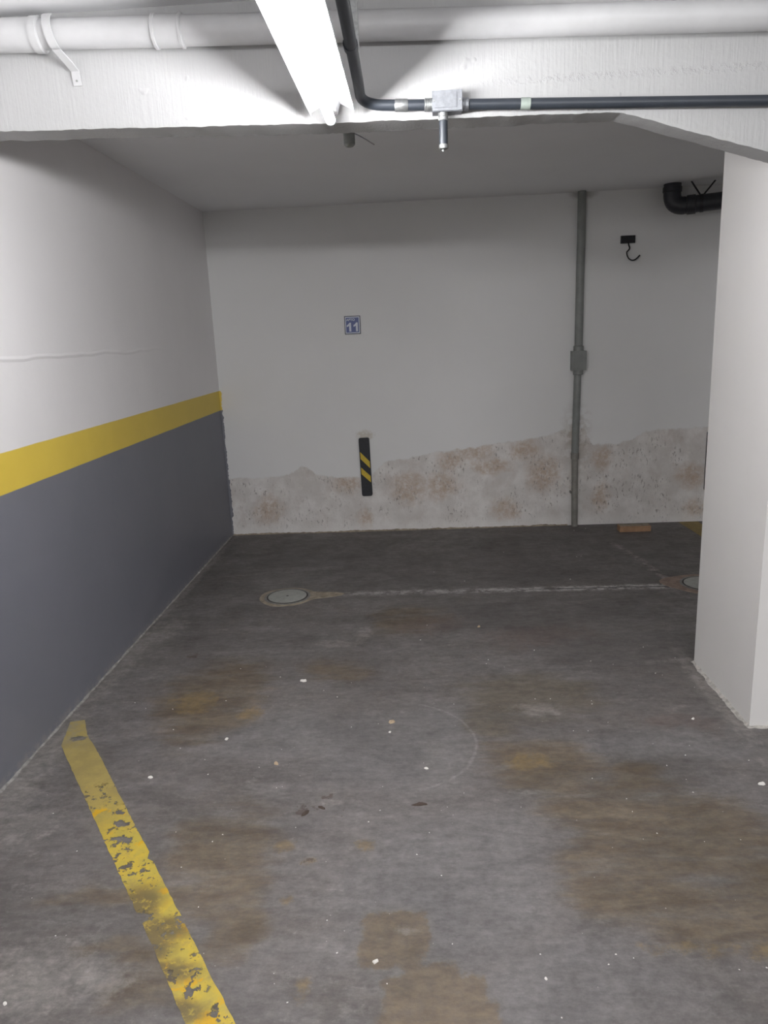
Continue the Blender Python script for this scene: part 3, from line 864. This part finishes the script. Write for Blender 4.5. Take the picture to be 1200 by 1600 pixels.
# smooth by Catmull-Rom
def cr_(P, n=4):
    P = [Vector(p) for p in P]; out = []
    for i in range(len(P) - 1):
        p0, p1, p2, p3 = P[max(i - 1, 0)], P[i], P[i + 1], P[min(i + 2, len(P) - 1)]
        for k in range(n):
            t = k / n
            out.append(.5 * ((2 * p1) + (p2 - p0) * t + (2 * p0 - 5 * p1 + 4 * p2 - p3) * t * t + (3 * p1 - p0 - 3 * p2 + p3) * t ** 3))
    out.append(P[-1]); return out
bm = nb(); tube(bm, cr_(P), .0048, 10); o = obj('hook_bar', bm, M_iron, hk); auto_smooth(o, 60)

# ---- parking number sign
sg = empty('number_sign', (-.458, BY, 1.590))
tag(sg, 'small blue square sign reading APTO 11 on the back wall', 'sign')
bm = nb(); box(bm, -.518, -.399, BY - .006, BY, 1.524, 1.656)
obj('sign_plate', bm, M_signedge, sg, bevel=.002)
bm = nb(); box(bm, -.5125, -.4045, BY - .0075, BY - .0055, 1.530, 1.6505); bd = obj('white_border', bm, M_signwhite, sg)
bm = nb(); box(bm, -.506, -.411, BY - .0085, BY - .0070, 1.537, 1.6435); obj('blue_field', bm, M_signblue, sg)
def text(body, size, x, z, offset, mat, parent, y):
    cu = bpy.data.curves.new('lettering', 'FONT'); cu.body = body; cu.size = size; cu.offset = offset; cu.extrude = .0004
    to = bpy.data.objects.new('tmp', cu); COL.objects.link(to)
    bpy.context.view_layer.update()
    me = bpy.data.meshes.new_from_object(to.evaluated_get(bpy.context.evaluated_depsgraph_get()))
    bpy.data.objects.remove(to, do_unlink=True)
    bm = nb(); bm.from_mesh(me)
    bmesh.ops.rotate(bm, verts=bm.verts, cent=(0, 0, 0), matrix=Matrix.Rotation(math.pi / 2, 3, 'X'))
    bmesh.ops.translate(bm, verts=bm.verts, vec=(x, y, z))
    me2 = bpy.data.meshes.new('lettering')
    off = parent_world(parent); bmesh.ops.translate(bm, verts=bm.verts, vec=-off)
    bm.to_mesh(me2); bm.free(); me2.materials.append(mat)
    o = bpy.data.objects.new('lettering', me2); COL.objects.link(o); o.parent = parent
    return o
text('APTO', .0245, -.503, 1.6205, .0005, M_signwhite, sg, BY - .0092)
def digit_one(x, z, h, w, parent):
    bm = nb()
    P = [(x + w * .52, z), (x + w, z), (x + w, z + h), (x + w * .62, z + h), (x + w * .42, z + h * .86), (x, z + h * .70), (x, z + h * .50), (x + w * .52, z + h * .64)]
    prism(bm, P, 'y', BY - .0095, BY - .0084)
    return obj('digit', bm, M_signwhite, parent)
digit_one(-.501, 1.544, .064, .032, sg)
digit_one(-.451, 1.544, .064, .032, sg)

# ---- rubber wall bumpers
def bumper(xc, z0, z1, label, tilt=0.0):
    e = empty('wall_bumper', (xc, BY, (z0 + z1) / 2))
    tag(e, label, 'bumper')
    H = z1 - z0; w = .041
    bm = nb()
    rr_ = .014; pts = []
    for sx_, sz_, a0 in ((1, 1, 0), (-1, 1, 90), (-1, -1, 180), (1, -1, 270)):
        for k in range(5):
            a = math.radians(a0 + k * 22.5)
            pts.append((xc + sx_ * (w - rr_) + math.cos(a) * rr_, (z0 + z1) / 2 + sz_ * (H / 2 - rr_) + math.sin(a) * rr_))
    prism(bm, pts, 'y', BY - .020, BY)
    b = obj('rubber_body', bm, M_rub, e, bevel=.004, segs=2)
    for a0_, a1_, b0_, b1_ in ((.765, .648, .595, .480), (.500, .385, .345, .235)):
        # left top, left bottom, right top, right bottom as fractions of height
        bm = nb()
        prism(bm, [(xc - .035, z0 + a0_ * H), (xc - .035, z0 + a1_ * H), (xc + .035, z0 + b1_ * H), (xc + .035, z0 + b0_ * H)], 'y', BY - .0215, BY - .0195)
        obj('yellow_stripe', bm, M_rubyel, e)
    e.rotation_euler = (0, tilt, 0)
    return e
bumper(-.4115, .290, .747, 'black rubber wall bumper with two slanted yellow stripes below the number sign', math.radians(-.9))
bumper(2.222, .245, .700, 'black wall bumper almost hidden behind the column', 0)

# ---- drain covers
def irregular_disc(bm, cx, cy, r, z0, z1, amp, seed, n=64, tail=None):
    rs = random.Random(seed); ph = [rs.uniform(0, 6.28) for _ in range(6)]
    top = []; out = []
    for k in range(n):
        a = 2 * math.pi * k / n
        rad = r * (1 + amp * sum(math.sin((j + 2) * a + ph[j]) / (j + 1.5) for j in range(6)))
        if tail:
            ta, tl, tw = tail
            d = math.atan2(math.sin(a - ta), math.cos(a - ta))
            rad += tl * math.exp(-(d / tw) ** 2)
        top.append(bm.verts.new((cx + math.cos(a) * rad * .97, cy + math.sin(a) * rad * .97, z1)))
        out.append(bm.verts.new((cx + math.cos(a) * rad, cy + math.sin(a) * rad, z0)))
    c = bm.verts.new((cx, cy, z1))
    for k in range(n):
        bm.faces.new((c, top[k], top[(k + 1) % n])); bm.faces.new((top[k], out[k], out[(k + 1) % n], top[(k + 1) % n]))
def drain_cover(cx, cy, r, label, collar, tail, seed, cmat):
    e = empty('drain_cover', (cx, cy, 0)); tag(e, label, 'drain cover')
    bm = nb(); irregular_disc(bm, cx, cy, collar, 0.0002, .0022, .05, seed, tail=tail); obj('mortar_collar', bm, cmat, e)
    bm = nb(); tube(bm, [(cx, cy, .001), (cx, cy, .0040)], r + .020, 64); o = obj('frame', bm, M_lidframe, e); auto_smooth(o, 40)
    bm = nb(); tube(bm, [(cx, cy, .001), (cx, cy, .0046)], r + .006, 64); o = obj('gap_ring', bm, M_lidring, e); auto_smooth(o, 40)
    bm = nb(); tube(bm, [(cx, cy, .001), (cx, cy, .0058), (cx, cy, .0065)], [r - .003, r - .003, r - .006], 64)
    o = obj('lid', bm, M_lid, e); auto_smooth(o, 30)
    bm = nb(); tube(bm, [(cx, cy, .005), (cx, cy, .0072)], .007, 14); obj('keyhole', bm, M_lidring, o)
    return e
drain_cover(-.813, 4.150, .118, 'round grey drain cover set in tan mortar near the left wall', .165, (0.08, .17, .22), 4, M_mortar)
drain_cover(1.662, 4.185, .118, 'round drain cover partly hidden behind the column', .185, (2.95, .06, .5), 7, M_mortar2)

# ---- painted floor lines
def floor_poly(name, pts, mat, z=.0012, rag=0.0, seed=0):
    rs = random.Random(seed); out = []
    for (a, b), (c, d) in zip(pts, pts[1:] + pts[:1]):
        L = math.hypot(c - a, d - b); k = max(1, int(L / .02))
        for i in range(k):
            t_ = i / k; j = rag if i else 0
            out.append((a + (c - a) * t_ + rs.uniform(-j, j), b + (d - b) * t_ + rs.uniform(-j, j)))
    bm = nb()
    vs = [bm.verts.new((x, y, z)) for x, y in out]
    f = bm.faces.new(vs)
    bmesh.ops.triangulate(bm, faces=[f])
    return obj(name, bm, mat)
pl_pts = [(-1.475, 2.70), (-1.42, 2.715), (-1.36, 2.60), (-1.277, 2.492), (-.948, 2.028), (-.858, 1.905), (-.853, 1.875), (-.830, 1.862), (-.454, 1.330), (-.315, 1.135),
          (-.425, 1.125), (-.569, 1.330), (-.735, 1.565), (-1.052, 2.000), (-1.425, 2.515)]
ln_ = floor_poly('parking_line', pl_pts, M_line, rag=.0015, seed=2)
tag(ln_, 'worn and chipped yellow parking line crossing the floor from the left wall', 'parking line')
l2 = floor_poly('parking_line', [(2.00, 5.62), (2.15, 5.62), (2.15, 4.0), (2.07, 4.0)], M_line, rag=.001, seed=3)
l2.data.materials.clear(); l2.data.materials.append(simple('dull_yellow_floor_paint', (0.26, 0.19, 0.06), .6, 0, .2, 20, .1))
tag(l2, 'dull yellow parking line by the back wall, mostly hidden behind the column', 'parking line')

# ---- board by the back wall
bd = empty('wooden_board', (1.600, 5.41, 0), 0)
tag(bd, 'small brown wooden board lying on the floor at the back wall', 'board')
bm = nb(); box(bm, 1.487, 1.716, 5.375, 5.450, 0.0, .042)
obj('board_face', bm, M_wood, bd, bevel=.003)
bm = nb(); box(bm, 1.494, 1.708, 5.382, 5.443, .041, .044)
o = obj('dusty_top', bm, M_mortar, bd)

# ---- flakes, chips and leaves
def flake_mesh(name, mat, seed, r=1.0, n=9, h=.35, elong=.65):
    rs = random.Random(seed); bm = nb()
    a0 = [2 * math.pi * k / n + rs.uniform(-.2, .2) for k in range(n)]
    rad = [r * rs.uniform(.65, 1.1) for _ in range(n)]
    b = [bm.verts.new((math.cos(a) * q, math.sin(a) * q * elong, 0)) for a, q in zip(a0, rad)]
    t = [bm.verts.new((math.cos(a) * q * .8, math.sin(a) * q * .8 * elong, h * rs.uniform(.6, 1.2))) for a, q in zip(a0, rad)]
    bm.faces.new(b[::-1]); c = bm.verts.new((0, 0, h * 1.1))
    for k in range(n):
        bm.faces.new((b[k], b[(k + 1) % n], t[(k + 1) % n], t[k])); bm.faces.new((t[k], t[(k + 1) % n], c))
    me = bpy.data.meshes.new(name); bmesh.ops.recalc_face_normals(bm, faces=bm.faces); bm.to_mesh(me); bm.free()
    me.materials.append(mat); return me
def place(name, me, x, y, s, rz, label, cat, group=None, sz=None):
    o = bpy.data.objects.new(name, me); COL.objects.link(o)
    o.location = (x, y, 0); o.scale = (s, s, sz if sz else s); o.rotation_euler = (0, 0, rz)
    return tag(o, label, cat, group)
FM = [flake_mesh('paint_flake', M_flake, k) for k in range(5)]
singles = [(-.551, 3.032, .017, 'largest white paint flake on the floor, below and right of the drain cover'),
           (-.145, 2.579, .0085, 'white paint flake just in front of the tan chip'),
           (-.007, 2.328, .0095, 'white flake crumb inside the pale tyre rub arc'),
           (-.145, 1.501, .0095, 'white paint flake on the brown patch at the bottom of the photo'),
           (.264, 1.451, .0060, 'white round flake alone on clean grey concrete at the bottom right'),
           (1.105, 2.211, .013, 'white scuffed flake at the right edge in front of the column'),
           (-.781, 2.547, .011, 'slender white flake beside the upper end of the yellow line'),
           (-.994, 2.296, .011, 'pale curled flake just right of the yellow line'),
           (1.037, 2.641, .009, 'white flake on the reddish patch left of the column foot'),
           (-1.019, 1.382, .0075, 'white flake at the bottom left corner, left of the yellow line')]
for i, (a, b, s, lb) in enumerate(singles):
    place('paint_flake', FM[i % 5], a, b, s, i * 1.3, lb, 'paint flake')
TM = flake_mesh('tan_chip', M_flaketan, 21, n=11)
place('masonry_chip', TM, -.140, 2.656, .018, .5, 'tan masonry chip in the middle of the floor', 'chip')
place('masonry_chip', flake_mesh('tan_chip', M_flaketan, 22), .288, 3.618, .012, 1.2, 'small tan chip on the dark floor in front of the crack', 'chip')
place('masonry_chip', flake_mesh('tan_chip', M_flaketan, 23), -.554, 2.372, .014, 2.2, 'small tan chip right of the yellow line, left of the floor centre', 'chip')
LM = flake_mesh('dead_leaf', M_leaf, 31, n=12, h=.12, elong=.38)
place('dead_leaf', LM, -.031, 2.123, .028, .15, 'dark brown flattened leaf below the pale tyre rub arc', 'leaf')
LM2 = flake_mesh('dead_leaf', M_leaf, 34, n=13, h=.12, elong=.5)
place('dead_leaf', LM2, -.405, 2.085, .020, .9, 'crumpled dark brown leaf left of the floor centre', 'leaf')
place('dead_leaf', LM2, -.355, 2.112, .016, 2.4, 'small brown leaf scrap right beside the crumpled leaf', 'leaf')

SPECKS = [(-0.381, 2.874), (-0.331, 3.004), (-0.193, 2.643), (-0.299, 2.622), (-0.55, 2.467), (-0.612, 2.351), (-0.454, 2.295), (-0.506, 2.232), (-0.525, 2.225), (-0.158, 2.224), (-0.016, 2.364), (-0.003, 1.982), (0.058, 2.108), (0.117, 2.182), (0.115, 2.793), (-0.006, 2.947), (0.298, 3.212), (0.285, 3.171), (0.364, 3.133), (-0.685, 2.892), (-0.664, 3.076), (-0.447, 2.936), (-0.161, 2.095), (-0.195, 2.037), (0.028, 1.796), (-0.042, 1.884), (-0.425, 2.013), (-1.194, 2.804), (-1.074, 2.794), (-1.017, 2.626), (-0.945, 2.487), (-0.827, 2.406), (-1.076, 2.404), (-0.789, 2.311), (-1.325, 2.201), (-1.253, 2.098), (-0.805, 1.997), (-0.651, 1.983), (-0.675, 1.95), (-0.738, 1.838), (-0.641, 1.682), (-0.995, 1.584), (-1.129, 1.719), (0.528, 3.308), (1.154, 3.19), (1.017, 3.038), (1.041, 3.018), (0.912, 2.926), (1.136, 2.899), (0.858, 3.136), (0.455, 2.824), (0.518, 2.822), (0.682, 2.799), (0.678, 2.772), (0.56, 2.566), (0.615, 2.564), (0.705, 2.623), (0.829, 2.467), (0.955, 2.45), (0.919, 2.388), (0.833, 2.326), (0.87, 2.242), (0.643, 2.14), (0.643, 2.074), (0.559, 2.256), (0.867, 2.17), (0.813, 1.929), (0.687, 1.969), (0.921, 1.936), (0.262, 1.522), (0.446, 1.521), (0.486, 1.51), (0.421, 1.491), (0.724, 1.476), (0.79, 1.481), (1.124, 2.35), (0.281, 1.348), (0.638, 1.943), (0.296, 2.103), (-0.281, 1.633), (-0.243, 1.527), (0.047, 1.554), (-0.392, 1.466), (-0.345, 1.386), (-0.114, 1.437), (0.573, 4.943), (0.262, 4.352), (0.077, 4.545), (-0.019, 3.461), (0.017, 3.653), (1.076, 4.802), (1.044, 4.791), (1.047, 3.317), (0.766, 3.175), (0.908, 4.335), (-0.752, 3.187), (-0.871, 3.172), (-1.261, 2.857), (-0.862, 2.859), (1.166, 5.46), (1.263, 5.505), (1.372, 5.436), (-1.016, 2.032), (-1.087, 1.912)]
proto = None
rs = random.Random(77)
for i, (a, b) in enumerate(SPECKS):
    if proto is None:
        proto = place('paint_flake', FM[0], a, b, .004, 0, 'tiny white paint crumb scattered on the grey concrete floor', 'paint crumb', 'tiny paint crumbs scattered on the floor')
        proto.name = 'paint_crumb'
        o = proto
    else:
        o = proto.copy(); o.data = FM[i % 5]; COL.objects.link(o)
    s = rs.uniform(.0015, .0032) * (1 + max(0, b - 2) * .26)
    o.location = (a, b, 0); o.scale = (s, s, s); o.rotation_euler = (0, 0, rs.uniform(0, 6.28))
